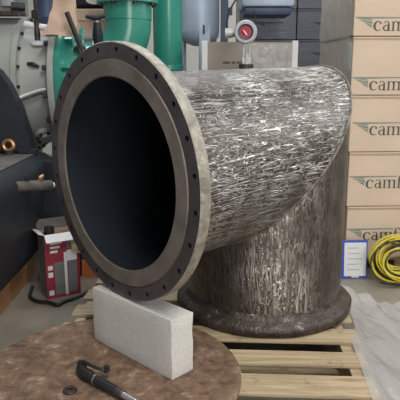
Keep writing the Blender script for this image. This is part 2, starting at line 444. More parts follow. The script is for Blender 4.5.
obj('gasket_face', lathe([(0.3705, -TF), (0.4385, -TF), (0.4385, -0.004), (0.4335, -0.004), (0.4315, 0.004), (0.374, 0.004), (0.3705, 0.001)], FM, 144, True), 'seat', elbow, smooth=True)
# foot flange, rounded and scabby
bm = bmesh.new()
prof = [(0.372, 0.0), (RB-0.012, 0.0), (RB, 0.012), (RB+0.001, 0.034), (RB-0.007, 0.046), (0.420, 0.054), (0.401, 0.062), (0.388, 0.074), (RP, 0.090), (0.376, 0.090)]
add_lathe(bm, prof, Matrix.Translation((EX, EY, Z0+0.001)), 144, True)
bmesh.ops.recalc_face_normals(bm, faces=bm.faces)
for v in bm.verts:
    d = Vector((v.co.x-EX, v.co.y-EY, 0)); r = d.length
    if r > 0.38 and v.co.z > Z0+0.006: v.co += d.normalized()*0.006*noise.noise(v.co*9) + UP*0.003*noise.noise(v.co*14)
obj('foot_flange', bm, 'foot', elbow, smooth=True, sharp=50)

# ------------------------------------------------------------------ pallet
PX0, PX1 = -0.58, 0.70
pal = thing('wooden_pallet', (0.05, 2.2, 0), 'weathered pale pine pallet with gapped deck boards under the elbow', 'pallet', rz=-0.055)
def palbox(name, lo, hi):
    return obj(name, boxbm(lo, hi, 0.003), 'pallet', pal, local=True)
for y0, y1 in ((1.40, 1.525), (1.60, 1.730), (1.812, 1.952), (2.032, 2.142), (2.230, 2.362), (2.450, 2.566), (2.650, 2.776), (2.860, 2.975)):
    a_, b_ = y0-2.178, y1-2.178
    sh_ = 0.045*a_ + random.uniform(-.004, .004)          # rows are staggered
    palbox('deck_board', (-0.70+sh_, a_, 0.130), (0.64+sh_, b_, 0.1445))
for xx in (-0.66, -0.045, 0.555): palbox('stringer', (xx, -0.77, 0.022), (xx+0.045, 0.79, 0.1295))
for yy in (-0.77, -0.08, 0.67): palbox('bottom_board', (-0.665, yy, 0.0), (0.605, yy+0.12, 0.0215))

# ------------------------------------------------------------------ rusty round plate, concrete block, tool, washer
plate = lathe([(0, 0.0), (0.499, 0.0), (0.5037, 0.004), (0.5037, 0.012), (0.500, 0.0165), (0.30, 0.0165), (0.15, 0.0165), (0, 0.0165)], Matrix.Translation((-0.3455, 1.940, 0.1462)), 120)
o = tag(settle(obj('round_steel_plate', plate, 'rust', smooth=True)), 'thick round plate of brown rusted steel beneath the concrete block', 'steel plate')
BD = Vector((0.7259, -0.6878, 0)); BN = Vector((-0.6878, -0.7259, 0))          # along the block, out of its front
bmid = Vector((-0.3299, 2.0959, 0.1632)) + BD*0.0725 + BN*0.003
bm = bmesh.new(); vs = add_box(bm, (-0.2415, -0.114, 0), (0.2415, 0, 0.2396), 0.006)
bmesh.ops.subdivide_edges(bm, edges=[e for e in bm.edges if e.calc_length() > 0.05], cuts=5, use_grid_fill=True)
BM = Matrix((BD, BN, UP)).transposed().to_4x4(); BM.translation = bmid
for v in bm.verts:
    corner = sum((abs(v.co.x) > 0.229, abs(v.co.y+0.057) > 0.05, v.co.z > 0.229))
    n_ = Vector((noise.noise(v.co*31), noise.noise(v.co*31+Vector((5, 0, 0))), noise.noise(v.co*31+Vector((0, 9, 0)))))
    top = v.co.z > 0.22 and abs(v.co.x) < 0.2
    v.co = BM @ (v.co + n_*(0.0035 if corner >= 2 else 0.0008)*(0 if top else 1))
tag(settle(obj('concrete_block', bm, 'concrete', smooth=True, sharp=40)), 'pale grey solid concrete block propping up the flange', 'concrete block')

tool = thing('air_tool', (-0.36, 1.82, 0.1632), 'black pneumatic hand tool with trigger lever lying on the rusty plate', 'power tool')
a0, a1, a2, a3 = Vector((-0.452, 1.948, 0.184)), Vector((-0.392, 1.858, 0.186)), Vector((-0.292, 1.772, 0.184)), Vector((-0.215, 1.712, 0.181))
obj('handle_body', tube(smooth_path([a0, a0+Vector((0.004, -0.030, 0)), a1, a2], 6), [0.016]*2+[0.018]*4+[0.0205]*6+[0.018]*6+[0.015], 16), 'black', tool, smooth=True)
obj('grip_band', tube([a1-(a1-a2)*0.10, a1-(a1-a2)*0.135], 0.0212, 16), 'steel', tool)
obj('rear_collar', tube([a2+(a1-a2)*0.02, a2.lerp(a3, .30)], 0.0165, 16), 'foot', tool, smooth=True)
obj('air_inlet', tube([a2.lerp(a3, .3), a3], [0.012, 0.010], 12), 'steel', tool, smooth=True)
obj('trigger_lever', tube(smooth_path([a0+Vector((.008, -.004, .020)), a0+Vector((.030, -.030, .026)), a1+Vector((.022, .024, .024)), a1+Vector((.042, .030, .018))], 5), 0.0065, 8), 'black', tool, smooth=True)
obj('trigger_knob', lathe([(0, 0), (0.012, 0), (0.012, 0.02), (0, 0.02)], Matrix.Translation(a1+Vector((.044, .032, .010))), 12), 'black', tool)
obj('nose_cap', tube([a0+Vector((-0.006, 0.018, 0)), a0+Vector((0, -0.004, 0))], [0.0175, 0.0185], 16), 'black', tool, smooth=True)
ws = lathe([(0.010, 0), (0.024, 0), (0.026, 0.003), (0.024, 0.009), (0.012, 0.009), (0.010, 0.007)], Matrix.Translation((-0.468, 1.808, 0.1634)), 28, True)
tag(settle(obj('steel_washer', ws, 'foot', smooth=True)), 'small dark round steel washer beside the black air tool', 'washer')

# ------------------------------------------------------------------ clear sheeting on the right of the pallet
bm = bmesh.new(); nx, ny = 40, 60; gv = []
for j in range(ny+1):
    row = []
    for i in range(nx+1):
        s, t = i/nx, j/ny
        y = 1.45 + 1.5*t
        edge = 0.69 + 0.098*(y-2.2)
        k_ = min(1.0, max(0.0, (y-2.22)/0.22)); k_ = k_*k_*(3-2*k_)      # clear of the foot flange at the far end
        x = edge - 0.035 + 0.050*k_ + s*(0.40+0.06*t) + 0.03*noise.noise(Vector((s*2, t*5, 3)))*s
        zz = (0.1480-0.020*k_)*max(0.0, 1-max(0, s-0.10*(1-k_))*1.8)**1.2
        wr = 0.055*abs(noise.noise(Vector((s*4.0, t*4.2, 1)))) + 0.03*max(0, noise.noise(Vector((s*2.2, t*3.3, 7)))) + 0.005*abs(noise.noise(Vector((s*13, t*16, 5))))
        row.append(bm.verts.new((x, y, max(0.004, zz + wr*min(1, s*5)))))
    gv.append(row)
for j in range(ny):
    for i in range(nx): bm.faces.new((gv[j][i], gv[j][i+1], gv[j+1][i+1], gv[j+1][i]))
tag(settle(obj('plastic_sheet', bm, 'film', smooth=True, sharp=180)), 'crumpled translucent plastic sheet on the floor along the pallet', 'plastic sheet')

# ------------------------------------------------------------------ lettering: hand-cut serif letters in metres of x-height 1
def glyphs():
    polys = []
    def rect(x0, y0, x1, y1): polys.append([(x0, y0), (x1, y0), (x1, y1), (x0, y1)])
    def arc(cx, cy, rx, ry, a0, a1, w0, w1, n=14):
        out, inn = [], []
        for k in range(n+1):
            t = k/n; a = math.radians(a0+(a1-a0)*t); w_ = w0+(w1-w0)*math.sin(PI*t)
            out.append((cx+rx*math.cos(a), cy+ry*math.sin(a))); inn.append((cx+(rx-w_)*math.cos(a), cy+(ry-w_*0.6)*math.sin(a)))
        for k in range(n): polys.append([out[k], out[k+1], inn[k+1], inn[k]])
    x = 0.0
    arc(x+.45, .5, .45, .52, 45, 318, .08, .24); rect(x+.62, .70, x+.80, .90); x += .92                      # c
    arc(x+.36, .30, .34, .31, 0, 360, .12, .16, 18); arc(x+.36, .68, .30, .34, 0, 150, .16, .10); rect(x+.50, .0, x+.68, .72); rect(x+.62, .0, x+.80, .08); x += .88   # a
    for sx in (0, .52, 1.04): rect(x+sx+.08, 0, x+sx+.26, .96); rect(x+sx-.01, 0, x+sx+.36, .07)
    rect(x-.01, .89, x+.2, .96)
    arc(x+.40, .70, .30, .30, 10, 170, .16, .10); arc(x+.92, .70, .30, .30, 10, 170, .16, .10); x += 1.50      # m
    rect(x+.10, 0, x+.28, 1.15); rect(x, 0, x+.42, .07); rect(x, .88, x+.46, .96); arc(x+.40, 1.15, .30, .36, 20, 180, .18, .12); x += .62   # f
    rect(x+.08, 0, x+.26, .96); rect(x, 0, x+.36, .07); rect(x-.01, .89, x+.2, .96); arc(x+.17, 1.32, .12, .12, 0, 360, .12, .12, 10); x += .44   # i
    rect(x+.08, 0, x+.26, 1.50); rect(x, 0, x+.36, .07); rect(x-.01, 1.43, x+.2, 1.50); x += .38               # l
    return polys, x
GL, GLW = glyphs()
def flat(polys, sx, sy, ox, oz, y):
    """polygons as flat print on a plane y = const (local), facing -y"""
    bm = bmesh.new()
    for p in polys:
        try: bm.faces.new([bm.verts.new((ox+a*sx, y, oz+b*sy)) for a, b in p])
        except ValueError: pass
    for f in bm.faces: f.normal_update()
    for f in bm.faces:
        if f.normal.y > 0: f.normal_flip()
    return bm

# ------------------------------------------------------------------ stack of kraft cartons on the right
ST_RZ = 0.047; SX, SY = 0.94, 3.50
spal = thing('carton_pallet', (SX+0.36, SY+0.4, 0), 'low wooden pallet under the stack of kraft cartons', 'pallet', rz=ST_RZ)
for k in range(5): obj('deck_board', boxbm((-0.36, -0.37+k*0.165, 0.073), (0.36, -0.25+k*0.165, 0.0945), 0.002), 'pallet', spal, local=True)
for xx in (-0.35, -0.02, 0.31): obj('stringer', boxbm((xx, -0.36, 0.0), (xx+0.04, 0.40, 0.0725), 0.002), 'pallet', spal, local=True)
ZS = [0.095, 0.444, 0.797, 1.150, 1.500, 1.850]
LX = [0.952, 0.944, 0.936, 0.927, 0.922]
TXT = [(0.215, -0.055), (0.562, -0.050), (0.902, -0.042), (1.178, -0.052), (1.530, -0.045)]
LAB = ['kraft carton at the very bottom of the stack, behind the blue binder', 'kraft carton second from the floor in the right-hand stack', 'kraft carton third from the floor in the right-hand stack, beside the elbow', 'kraft carton fourth from the floor in the stack, with a white side label', 'topmost kraft carton in the right-hand stack']
CW, CDEP = 0.62, 0.76
for i in range(5):
    hgt = ZS[i+1]-ZS[i]-0.004
    b = thing('filter_carton', (LX[i], SY, ZS[i]), LAB[i], 'carton', rz=ST_RZ, group='kraft cartons in the right-hand stack')
    bm = boxbm((0, 0, 0), (CW, CDEP, hgt), 0.006)
    obj('carton_body', bm, 'carton', b, local=True)
    obj('side_label', boxbm((-0.0015, 0.03, hgt*0.42), (0.001, 0.10, hgt*0.92)), 'white', b, local=True) if i == 3 else None
    obj('packing_tape', boxbm((0.0, -0.0012, hgt-0.020), (CW, 0.0, hgt-0.006)), 'tape', b, local=True) if i < 4 else None
    ox = 0.165 + TXT[i][1]; oz = TXT[i][0]-ZS[i]
    obj('printed_name', flat(GL, 0.062, 0.056, ox, oz, -0.0012), 'print', b, local=True)
    wing = [[(-0.115, 0.080), (0.20, 0.080), (0.20, 0.074), (-0.02, 0.070)], [(-0.115, 0.080), (-0.02, 0.070), (-0.005, 0.058), (-0.095, 0.071)], [(-0.09, 0.066), (-0.008, 0.054), (-0.006, 0.038), (-0.06, 0.052)], [(-0.055, 0.047), (-0.008, 0.034), (-0.010, 0.018)]]
    obj('printed_wing', flat(wing, 1, 1, ox, oz, -0.0012), 'print_lt', b, local=True)

bm = bmesh.new(); gv = []
for j in range(91):
    row = []
    for i in range(41):
        s_, z_ = i/40, 0.10+1.74*j/90
        lx = LX[min(4, max(0, int((z_-0.095)/0.351)))]
        q_ = Vector((s_*5+z_*2.2, z_*3.2-s_*2.0, 2))
        d_ = 0.006 + 0.010*abs(noise.noise(q_)) + 0.006*abs(noise.noise(q_*3.1))
        p_ = Vector((0.922 + (lx-0.922)*0.9 - d_ - 0.002, SY + 0.022 + s_*0.72, z_)); p_.x -= math.sin(ST_RZ)*s_*0.74
        row.append(bm.verts.new(p_))
    gv.append(row)
for j in range(90):
    for i in range(40): bm.faces.new((gv[j][i], gv[j][i+1], gv[j+1][i+1], gv[j+1][i]))
tag(settle(obj('stretch_film', bm, 'wrap', smooth=True, sharp=180)), 'wrinkled clear stretch film over the side of the kraft carton stack', 'plastic film')

# ------------------------------------------------------------------ blue binder and yellow cable coil by the stack
bn = thing('document_holder', (0.985, 3.375, 0), 'cobalt blue document holder with white sheet leaning against cartons', 'document holder', rz=0.05)
tilt = Matrix.Rotation(-0.12, 4, 'X')
obj('backing', boxbm((-0.085, 0, 0), (0.085, 0.022, 0.245), 0.004, tilt), 'blue', bn, local=True)
obj('paper_sheet', boxbm((-0.066, -0.003, 0.016), (0.076, 0.002, 0.232), 0, tilt), 'paper', bn, local=True)
for k in range(5):
    z = 0.195-k*0.035
    obj('text_line', boxbm((-0.045, -0.0042, z), (0.02+0.03*((k*7) % 3)/2, -0.0028, z+0.006), 0, tilt), 'galv', bn, local=True)
obj('clip', boxbm((-0.02, -0.008, 0.004), (0.03, 0.0, 0.016), 0.002, tilt), 'steel', bn, local=True)
cc_ = thing('cable_coil', (1.235, 3.30, 0), 'coil of yellow cable with a thin black lead, leaning against the kraft cartons', 'cable')
def coil(name, cx, cy, cz, turns, r0, r1, rad, seed, m, lean):
    pts = []
    for k in range(turns*28):
        a = 2*PI*k/28; ph = k/28
        r = r0 + (r1-r0)*(0.5+0.5*math.sin(ph*2.4+seed)) + 0.010*noise.noise(Vector((k*0.13, seed, 0)))
        d = 0.050*math.sin(ph*1.7+seed*2) + 0.014*noise.noise(Vector((k*0.2, 0, seed)))
        x = r*1.08*math.cos(a) + 0.012*math.sin(ph*3.1); z = r*0.86*math.sin(a)
        pts.append(Vector((cx+x, cy + d + lean*z, max(rad+0.002, cz+z - 0.02*abs(x)))))
    return obj(name, tube(pts, rad, 7), m, cc_, smooth=True)
coil('yellow_loops', 1.235, 3.30, 0.155, 15, 0.075, 0.165, 0.0062, 1.3, 'yellow', 0.3)
coil('black_loops', 1.238, 3.292, 0.150, 8, 0.085, 0.163, 0.0052, 4.1, 'black', 0.3)

# ------------------------------------------------------------------ far stack of cartons, shade painted into their board colour
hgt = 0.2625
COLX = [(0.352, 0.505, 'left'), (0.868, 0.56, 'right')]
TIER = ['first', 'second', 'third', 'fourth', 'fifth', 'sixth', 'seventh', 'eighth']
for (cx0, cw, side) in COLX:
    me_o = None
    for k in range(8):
        lab = 'shade-painted carton in the %s tier from the floor, %s column of the far stack' % (TIER[k], side)
        b = thing('shaded_carton', (cx0, 5.2, 0.002+k*hgt), lab, 'carton', group='shade-painted cartons in the far stack')
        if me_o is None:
            p1 = obj('carton_body', boxbm((0, 0, 0), (cw, 0.55, hgt-0.004), 0.006), 'carton_shaded', b, local=True)
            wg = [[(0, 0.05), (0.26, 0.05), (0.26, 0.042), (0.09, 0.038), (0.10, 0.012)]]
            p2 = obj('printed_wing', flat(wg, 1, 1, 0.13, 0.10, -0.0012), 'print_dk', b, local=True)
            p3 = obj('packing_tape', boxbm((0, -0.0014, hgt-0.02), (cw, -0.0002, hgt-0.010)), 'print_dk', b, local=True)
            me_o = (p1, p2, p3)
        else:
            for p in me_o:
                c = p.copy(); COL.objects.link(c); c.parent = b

# ------------------------------------------------------------------ wrapped crate behind the elbow
cr = thing('wrapped_crate', (0.344, 4.2, 0), 'brown board crate with white corner posts wrapped in clear film, behind the elbow', 'crate')
obj('front_panel', boxbm((0.035, 4.0, 0.10), (0.655, 4.02, 1.492)), 'crate', cr)
obj('rear_panel', boxbm((0.035, 4.38, 0.10), (0.655, 4.40, 1.492)), 'crate', cr)
obj('side_panel', boxbm((0.018, 4.025, 0.10), (0.034, 4.375, 1.492)), 'crate', cr)
obj('side_panel', boxbm((0.656, 4.025, 0.10), (0.672, 4.375, 1.492)), 'crate', cr)
obj('lid', boxbm((0.036, 4.021, 1.476), (0.654, 4.379, 1.492)), 'crate', cr)
for xx in (0.012, 0.638):
    for yy in (3.992, 4.372): obj('corner_post', boxbm((xx, yy, 0.10), (xx+0.040, yy+0.036, 1.500), 0.003), 'white', cr)
obj('stencil_mark', flat([[(0, 0), (.05, 0), (.05, .016), (0, .016)], [(.06, 0), (.085, 0), (.085, .016), (.06, .016)], [(.095, 0), (.135, 0), (.135, .016), (.095, .016)]], 1, 1, 0.16, 1.345, 3.9985), 'print', cr)
bm = bmesh.new(); gv = []
for j in range(61):
    row = []
    for i in range(41):
        u_, z_ = 0.30+0.335*i/40, 0.14+1.34*j/60
        q_ = Vector((u_*9+z_*3, 4, z_*16-u_*5))
        row.append(bm.verts.new((u_, 3.995-0.016*abs(noise.noise(q_))-0.006*abs(noise.noise(q_*2.7)), z_)))
    gv.append(row)
for j in range(60):
    for i in range(40): bm.faces.new((gv[j][i], gv[j][i+1], gv[j+1][i+1], gv[j+1][i]))
tag(obj('film_wrap', bm, 'wrap', cr, smooth=True, sharp=180), 'creased clear film over the front panel')
for xx in (0.04, 0.60): obj('skid', boxbm((xx, 4.0, 0), (xx+0.05, 4.4, 0.0995)), 'pallet', cr)

# ------------------------------------------------------------------ transmitter on a post
tr = thing('gauge_transmitter', (0.285, 3.55, 0), 'grey round gauge head with red face on a thin post above the elbow', 'gauge')
obj('base_plate', boxbm((0.205, 3.47, 0), (0.365, 3.63, 0.012), 0.003), 'galv', tr)
obj('post', tube([(0.285, 3.55, 0.012), (0.285, 3.55, 1.40)], 0.018, 14), 'galv', tr, smooth=True)
obj('post_clamp', tube([(0.285, 3.55, 1.30), (0.285, 3.55, 1.335)], 0.045, 18), 'foot', tr, smooth=True)
obj('yoke', boxbm((0.257, 3.535, 1.335), (0.313, 3.565, 1.375), 0.004), 'galv', tr)
for xx in (0.262, 0.298): obj('yoke_arm', boxbm((xx, 3.54, 1.375), (xx+0.010, 3.56, 1.448), 0.002), 'galv', tr)
hm = frame((0.281, 3.56, 1.523), (-0.12, -1, 0.02))
hd = obj('housing', lathe([(0, -0.07), (0.052, -0.07), (0.060, -0.06), (0.060, 0.02), (0.070, 0.024), (0.070, 0.045), (0.063, 0.052), (0.048, 0.052), (0.045, 0.040), (0, 0.040)], hm, 32), 'galv', tr, smooth=True)
obj('red_dial', lathe([(0, 0.0425), (0.036, 0.0425), (0.036, 0.0405), (0, 0.0405)], hm, 28), 'red', hd)
obj('dial_bezel', lathe([(0.036, 0.0405), (0.045, 0.0405), (0.046, 0.047), (0.036, 0.0435)], hm, 28, True), 'bluepost', hd)
obj('dial_pointer', boxbm((-0.008, -0.018, 0.0428), (0.000, 0.016, 0.0445), 0, hm @ Matrix.Rotation(-0.9, 4, 'Z')), 'paper', hd)
obj('dial_hub', boxbm((-0.020, -0.010, 0.0428), (-0.012, 0.020, 0.0440), 0, hm @ Matrix.Rotation(-0.9, 4, 'Z')), 'navy', hd)
obj('conduit_bell', lathe([(0.014, 0.06), (0.020, 0.065), (0.030, 0.11), (0.034, 0.125), (0, 0.125)], frame((0.281, 3.58, 1.520), (-1, 0.1, 0)), 20), 'galv', tr, smooth=True)
obj('lead', tube(smooth_path([(0.17, 3.59, 1.52), (0.165, 3.59, 1.57), (0.185, 3.60, 1.66), (0.25, 3.64, 1.76), (0.36, 3.72, 1.86), (0.42, 3.8, 2.2), (0.42, 3.85, 4.895)], 7), 0.006, 7), 'black', tr, smooth=True)

# ------------------------------------------------------------------ hanging housing over the crate
hh = thing('hanging_unit', (0.50, 4.62, 1.715), 'pale blue-grey rounded housing hanging over the wrapped crate', 'machine housing')
obj('housing_shell', boxbm((0.315, 4.45, 1.775), (0.72, 4.80, 2.12), 0.03), 'blued', hh, smooth=True)
obj('bottom_pan', boxbm((0.335, 4.47, 1.715), (0.70, 4.78, 1.774), 0.025), 'bluepost', hh, smooth=True)
for xx in (0.36, 0.67): obj('hanger_rod', tube([(xx, 4.62, 2.115), (xx, 4.62, 4.9)], 0.009, 8), 'galv', hh)
obj('drop_lead', tube(smooth_path([(0.415, 4.46, 1.74), (0.418, 4.452, 1.66), (0.428, 4.45, 1.58), (0.445, 4.44, 1.52)], 6), 0.006, 7), 'black', hh, smooth=True)

# ------------------------------------------------------------------ teal pipework
tp = thing('teal_riser_pipe', (-0.235, 4.25, 0), 'straight upright teal-green painted pipe behind the elbow mouth', 'pipe')
obj('pipe_barrel', lathe([(0.104, 0.03), (0.107, 0.035), (0.107, 3.2), (0.095, 3.2), (0.095, 0.03)], Matrix.Translation((-0.235, 4.25, 0)), 48, True), 'teal', tp, smooth=True)
obj('joint_ring', lathe([(0.106, 1.30), (0.113, 1.304), (0.113, 1.336), (0.106, 1.34)], Matrix.Translation((-0.235, 4.25, 0)), 48, True), 'teal', tp, smooth=True)
obj('foot_flange', lathe([(0.09, 0.0), (0.17, 0.0), (0.17, 0.029), (0.09, 0.029)], Matrix.Translation((-0.235, 4.25, 0)), 40, True), 'teal', tp)

te = thing('teal_discharge_elbow', (-0.49, 3.98, 1.2), 'teal-green flanged pipe bend rising behind the left edge of the elbow mouth', 'pipe elbow')
path = [(-0.80, 3.98, 1.33), (-0.78, 3.98, 1.33)]
for k in range(1, 13):
    a = PI/2*k/12; path.append((-0.78+0.29*math.sin(a), 3.98, 1.33+0.29*(1-math.cos(a))))
path += [(-0.49, 3.98, 1.70), (-0.49, 3.98, 1.735)]
obj('bend', tube(path, 0.157, 40), 'teal', te, smooth=True)
obj('bend_collar', lathe([(0.157, 1.630), (0.161, 1.632), (0.161, 1.742), (0.157, 1.744)], Matrix.Translation((-0.49, 3.98, 0)), 40, True), 'teal', te, smooth=True)
for z in (1.738, 1.775):
    obj('pipe_flange', lathe([(0.10, z), (0.207, z), (0.207, z+0.034), (0.10, z+0.034)], Matrix.Translation((-0.49, 3.98, 0)), 48, True), 'teal', te, smooth=True)
for k in range(8):
    a = 2*PI*(k+.5)/8
    obj('flange_bolt', tube([(-0.49+0.184*math.cos(a), 3.98+0.184*math.sin(a), 1.722), (-0.49+0.184*math.cos(a), 3.98+0.184*math.sin(a), 1.828)], 0.014, 6), 'foot', te)
obj('upper_pipe', tube([(-0.49, 3.98, 1.809), (-0.49, 3.98, 4.9)], 0.150, 32), 'teal', te, smooth=True)
obj('white_gasket_edge', lathe([(0.1585, 0.0), (0.173, 0.0), (0.173, 0.02), (0.1585, 0.02)], frame((-0.70, 3.98, 1.341), (1, 0, 0.14)), 40, True), 'white', te, smooth=True)

# ------------------------------------------------------------------ grey machine casing (axis along X) with teal pump head
AXZ, AXY = 1.20, 3.92
gc = thing('grey_machine_casing', (-1.3, AXY, 0.80), 'big light grey bolted machine casing behind the black machine', 'machine')
def axx(x): return frame((x, AXY, AXZ), (1, 0, 0))
obj('casing_shell', lathe([(0, -2.0), (0.43, -2.0), (0.44, -1.98), (0.44, -1.17), (0.425, -1.155), (0.425, -1.13), (0.40, -1.115), (0.385, -1.06), (0.372, -0.96), (0.372, -0.935), (0, -0.935)], axx(0), 72), 'cast', gc, smooth=True)
obj('split_flange', lathe([(0.38, -1.155), (0.448, -1.155), (0.448, -1.122), (0.38, -1.122)], axx(0), 72, True), 'cast', gc, smooth=True)
obj('end_flange', lathe([(0.30, -0.934), (0.448, -0.934), (0.452, -0.93), (0.452, -0.902), (0.448, -0.898), (0.30, -0.898)], axx(0), 72, True), 'cast', gc, smooth=True)
for k in range(22):
    a = 2*PI*k/22
    y, z = AXY+0.428*math.cos(a), AXZ+0.428*math.sin(a)
    if y < AXY+0.1: obj('casing_bolt', tube([(-1.1215, y, z), (-1.105, y, z)], 0.010, 6), 'navy', gc)
for k in range(16):
    a = 2*PI*(k+.3)/16
    y, z = AXY+0.425*math.cos(a), AXZ+0.425*math.sin(a)
    if y < AXY+0.15: obj('flange_bolt', tube([(-0.966, y, z), (-0.9345, y, z)], 0.017, 6), 'foot', gc)
for xx in (-1.70, -1.32): obj('casing_foot', boxbm((xx, AXY-0.25, 0.0), (xx+0.14, AXY+0.25, 0.86), 0.01), 'cast', gc)
def on_case(th, r): return (AXY - r*math.cos(th), AXZ + r*math.sin(th))
y, z = on_case(0.36, 0.395); obj('latch_handle', tube([(-1.065, y, z), (-1.03, y-.012, z-.004), (-0.995, y, z-.02)], [0.010, 0.014, 0.008], 8), 'black', gc, smooth=True)
cp = [(-1.13, )+on_case(-.17, .462), (-1.09, )+on_case(-.13, .425), (-1.0, )+on_case(-.06, .40), (-0.95, )+on_case(-.04, .40)]
obj('conduit', tube(smooth_path(cp, 6), 0.009, 8), 'paper', gc, smooth=True)
cp2 = [(a_, b_-.004, c_-.022) for a_, b_, c_ in cp]; obj('conduit', tube(smooth_path(cp2, 6), 0.006, 8), 'foot', gc, smooth=True)
y, z = on_case(0.76, .38)
obj('stud_collar', lathe([(0, 0), (0.045, 0), (0.048, 0.012), (0.02, 0.03), (0, 0.03)], Matrix.Translation((-1.02, y, z-.012)), 20), 'paper', gc, smooth=True)
obj('upright_stud', tube([(-1.02, y, z), (-1.02, y, z+0.14), (-1.02, y, z+0.141), (-1.02, y, z+0.34)], [0.018, 0.018, 0.013, 0.013], 12), 'foot', gc, smooth=True)
obj('stud_nut', tube([(-1.02, y, z+0.15), (-1.02, y, z+0.20)], 0.030, 6), 'navy', gc)
obj('cross_pipe', tube([(-1.10, y+.01, z+0.120), (-0.93, y+.01, z+0.090)], 0.020, 12), 'white', gc, smooth=True)
obj('cross_pipe_cap', tube([(-0.955, y+.01, z+0.095), (-0.905, y+.01, z+0.086)], 0.026, 12), 'galv', gc, smooth=True)
fm = frame((-1.02, )+on_case(-0.98, .37), (0.25, -math.cos(.98), -math.sin(.98)))
obj('inspection_cover', lathe([(0, 0), (0.075, 0), (0.075, 0.03), (0.05, 0.034), (0.045, 0.05), (0, 0.05)], fm, 24), 'cast', gc, smooth=True)
for k in range(8):
    a = 2*PI*k/8; p = fm @ Vector((0.062*math.cos(a), 0.062*math.sin(a), 0.028)); q = fm @ Vector((0.062*math.cos(a), 0.062*math.sin(a), 0.046))
    obj('cover_bolt', tube([p, q], 0.010, 6), 'navy', gc)
ph = thing('teal_pump_head', (-0.82, AXY, 0.83), 'teal-green pump head bolted to the grey machine casing', 'pump')
obj('head_disc', lathe([(0, -0.8965), (0.425, -0.8965), (0.43, -0.885), (0.43, -0.862), (0.36, -0.85), (0.34, -0.81), (0, -0.81)], axx(0), 64), 'teal', ph, smooth=True)
for k in range(12):
    a = 2*PI*(k+.4)/12
    obj('head_rib', boxbm((-0.856, 0.26, -0.012), (-0.806, 0.40, 0.012), 0.003, Matrix.Translation((0, AXY, AXZ)) @ Matrix.Rotation(a, 4, 'X')), 'teal', ph)
obj('pump_stand', boxbm((-0.89, AXY-0.2, 0.0), (-0.82, AXY+0.2, 0.80), 0.01), 'teal', ph)
lv = thing('black_lever', (-0.80, 3.62, 1.44), 'black bar lever sticking up at a slant beside the brown paper bag', 'lever')
obj('lever_bar', tube([(-0.70, 3.455, 1.40), (-0.775, 3.405, 1.628)], 0.015, 12), 'black', lv, smooth=True)
obj('lever_pivot', tube([(-0.75, 3.53, 1.42), (-0.70, 3.44, 1.42)], 0.024, 12), 'black', lv, smooth=True)

# actuator block and gubbins on top of the casing
ab = thing('grey_actuator', (-1.30, 3.80, 1.652), 'grey boxy actuator with black fittings on top of the grey casing', 'machine')
obj('actuator_body', boxbm((-1.40, 3.72, 1.652), (-1.15, 3.95, 2.082), 0.015), 'cast', ab, smooth=True)
obj('actuator_column', boxbm((-1.24, 3.66, 1.687), (-1.16, 3.72, 2.012), 0.01), 'galv', ab, smooth=True)
obj('black_fitting', tube([(-1.36, 3.66, 1.692), (-1.26, 3.66, 1.692)], 0.032, 10), 'navy', ab, smooth=True)
obj('black_fitting', tube([(-1.17, 3.64, 1.687), (-1.09, 3.66, 1.682)], 0.026, 10), 'navy', ab, smooth=True)
obj('black_fitting', tube([(-1.12, 3.70, 1.732), (-1.12, 3.70, 1.832)], 0.028, 10), 'navy', ab, smooth=True)
obj('brass_fitting', tube([(-1.10, 3.72, 1.792), (-1.10, 3.72, 1.892)], 0.020, 10), 'brass', ab, smooth=True)
obj('side_plate', boxbm((-1.38, 3.64, 1.632), (-1.10, 3.70, 1.657), 0.004), 'foot', ab)

# ------------------------------------------------------------------ shelving behind with goods on it
sh = thing('steel_shelving', (-1.0, 4.95, 0), 'grey steel shelving behind the grey casing, carrying cartons', 'shelving')
for z in (0.5, 1.10, 1.58): obj('shelf', boxbm((-1.75, 4.65, z-0.03), (-0.50, 5.25, z), 0.003), 'galv', sh)
for xx in (-1.75, -0.53):
    for yy in (4.65, 5.22): obj('upright', boxbm((xx, yy-0.002, 0), (xx+0.03, yy+0.03, 1.62)), 'galv', sh)
oc = thing('open_carton', (-0.83, 4.9, 1.581), 'open tan cardboard carton on the shelving behind the teal bend', 'carton')
obj('carton_body', boxbm((-1.08, 4.75, 1.581), (-0.56, 5.05, 1.79), 0.004), 'kraft', oc)
obj('carton_flap', boxbm((-1.08, 4.735, 1.70), (-0.56, 4.748, 1.785), 0.002), 'kraft', oc)
mo = thing('navy_motor', (-0.80, 4.9, 1.791), 'dark navy motor with white oval plate on the tan carton', 'motor')
obj('motor_body', lathe([(0, -0.24), (0.10, -0.24), (0.115, -0.22), (0.115, 0.20), (0.10, 0.24), (0, 0.24)], frame((-0.83, 4.9, 1.906), (1, 0, 0)), 28), 'navy', mo, smooth=True)
obj('name_plate', lathe([(0, 0), (0.05, 0), (0.05, 0.006), (0, 0.006)], frame((-0.86, 4.792, 1.865), (0, -1, -0.3)) @ Matrix.Diagonal((0.7, 1.4, 1, 1)), 24), 'white', mo)
obj('terminal_box', boxbm((-0.72, 4.74, 1.800), (-0.58, 4.80, 1.86), 0.006), 'navy', mo)
dr = lathe([(0, 0), (0.085, 0), (0.09, 0.01), (0.088, 0.14), (0.092, 0.15), (0.088, 0.16), (0.088, 0.30), (0.07, 0.31), (0, 0.31)], Matrix.Translation((-1.27, 4.85, 1.581)), 28)
tag(settle(obj('blue_drum', dr, 'bluepost', smooth=True)), 'dark blue drum on the shelving behind the brown paper bag', 'drum')
vv = thing('black_valve', (-0.62, 3.74, 1.40), 'small black valve with hand lever in front of the teal bend', 'valve')
obj('valve_body', tube([(-0.66, 3.785, 1.43), (-0.66, 3.75, 1.52), (-0.66, 3.74, 1.60)], [0.03, 0.035, 0.022], 12), 'navy', vv, smooth=True)
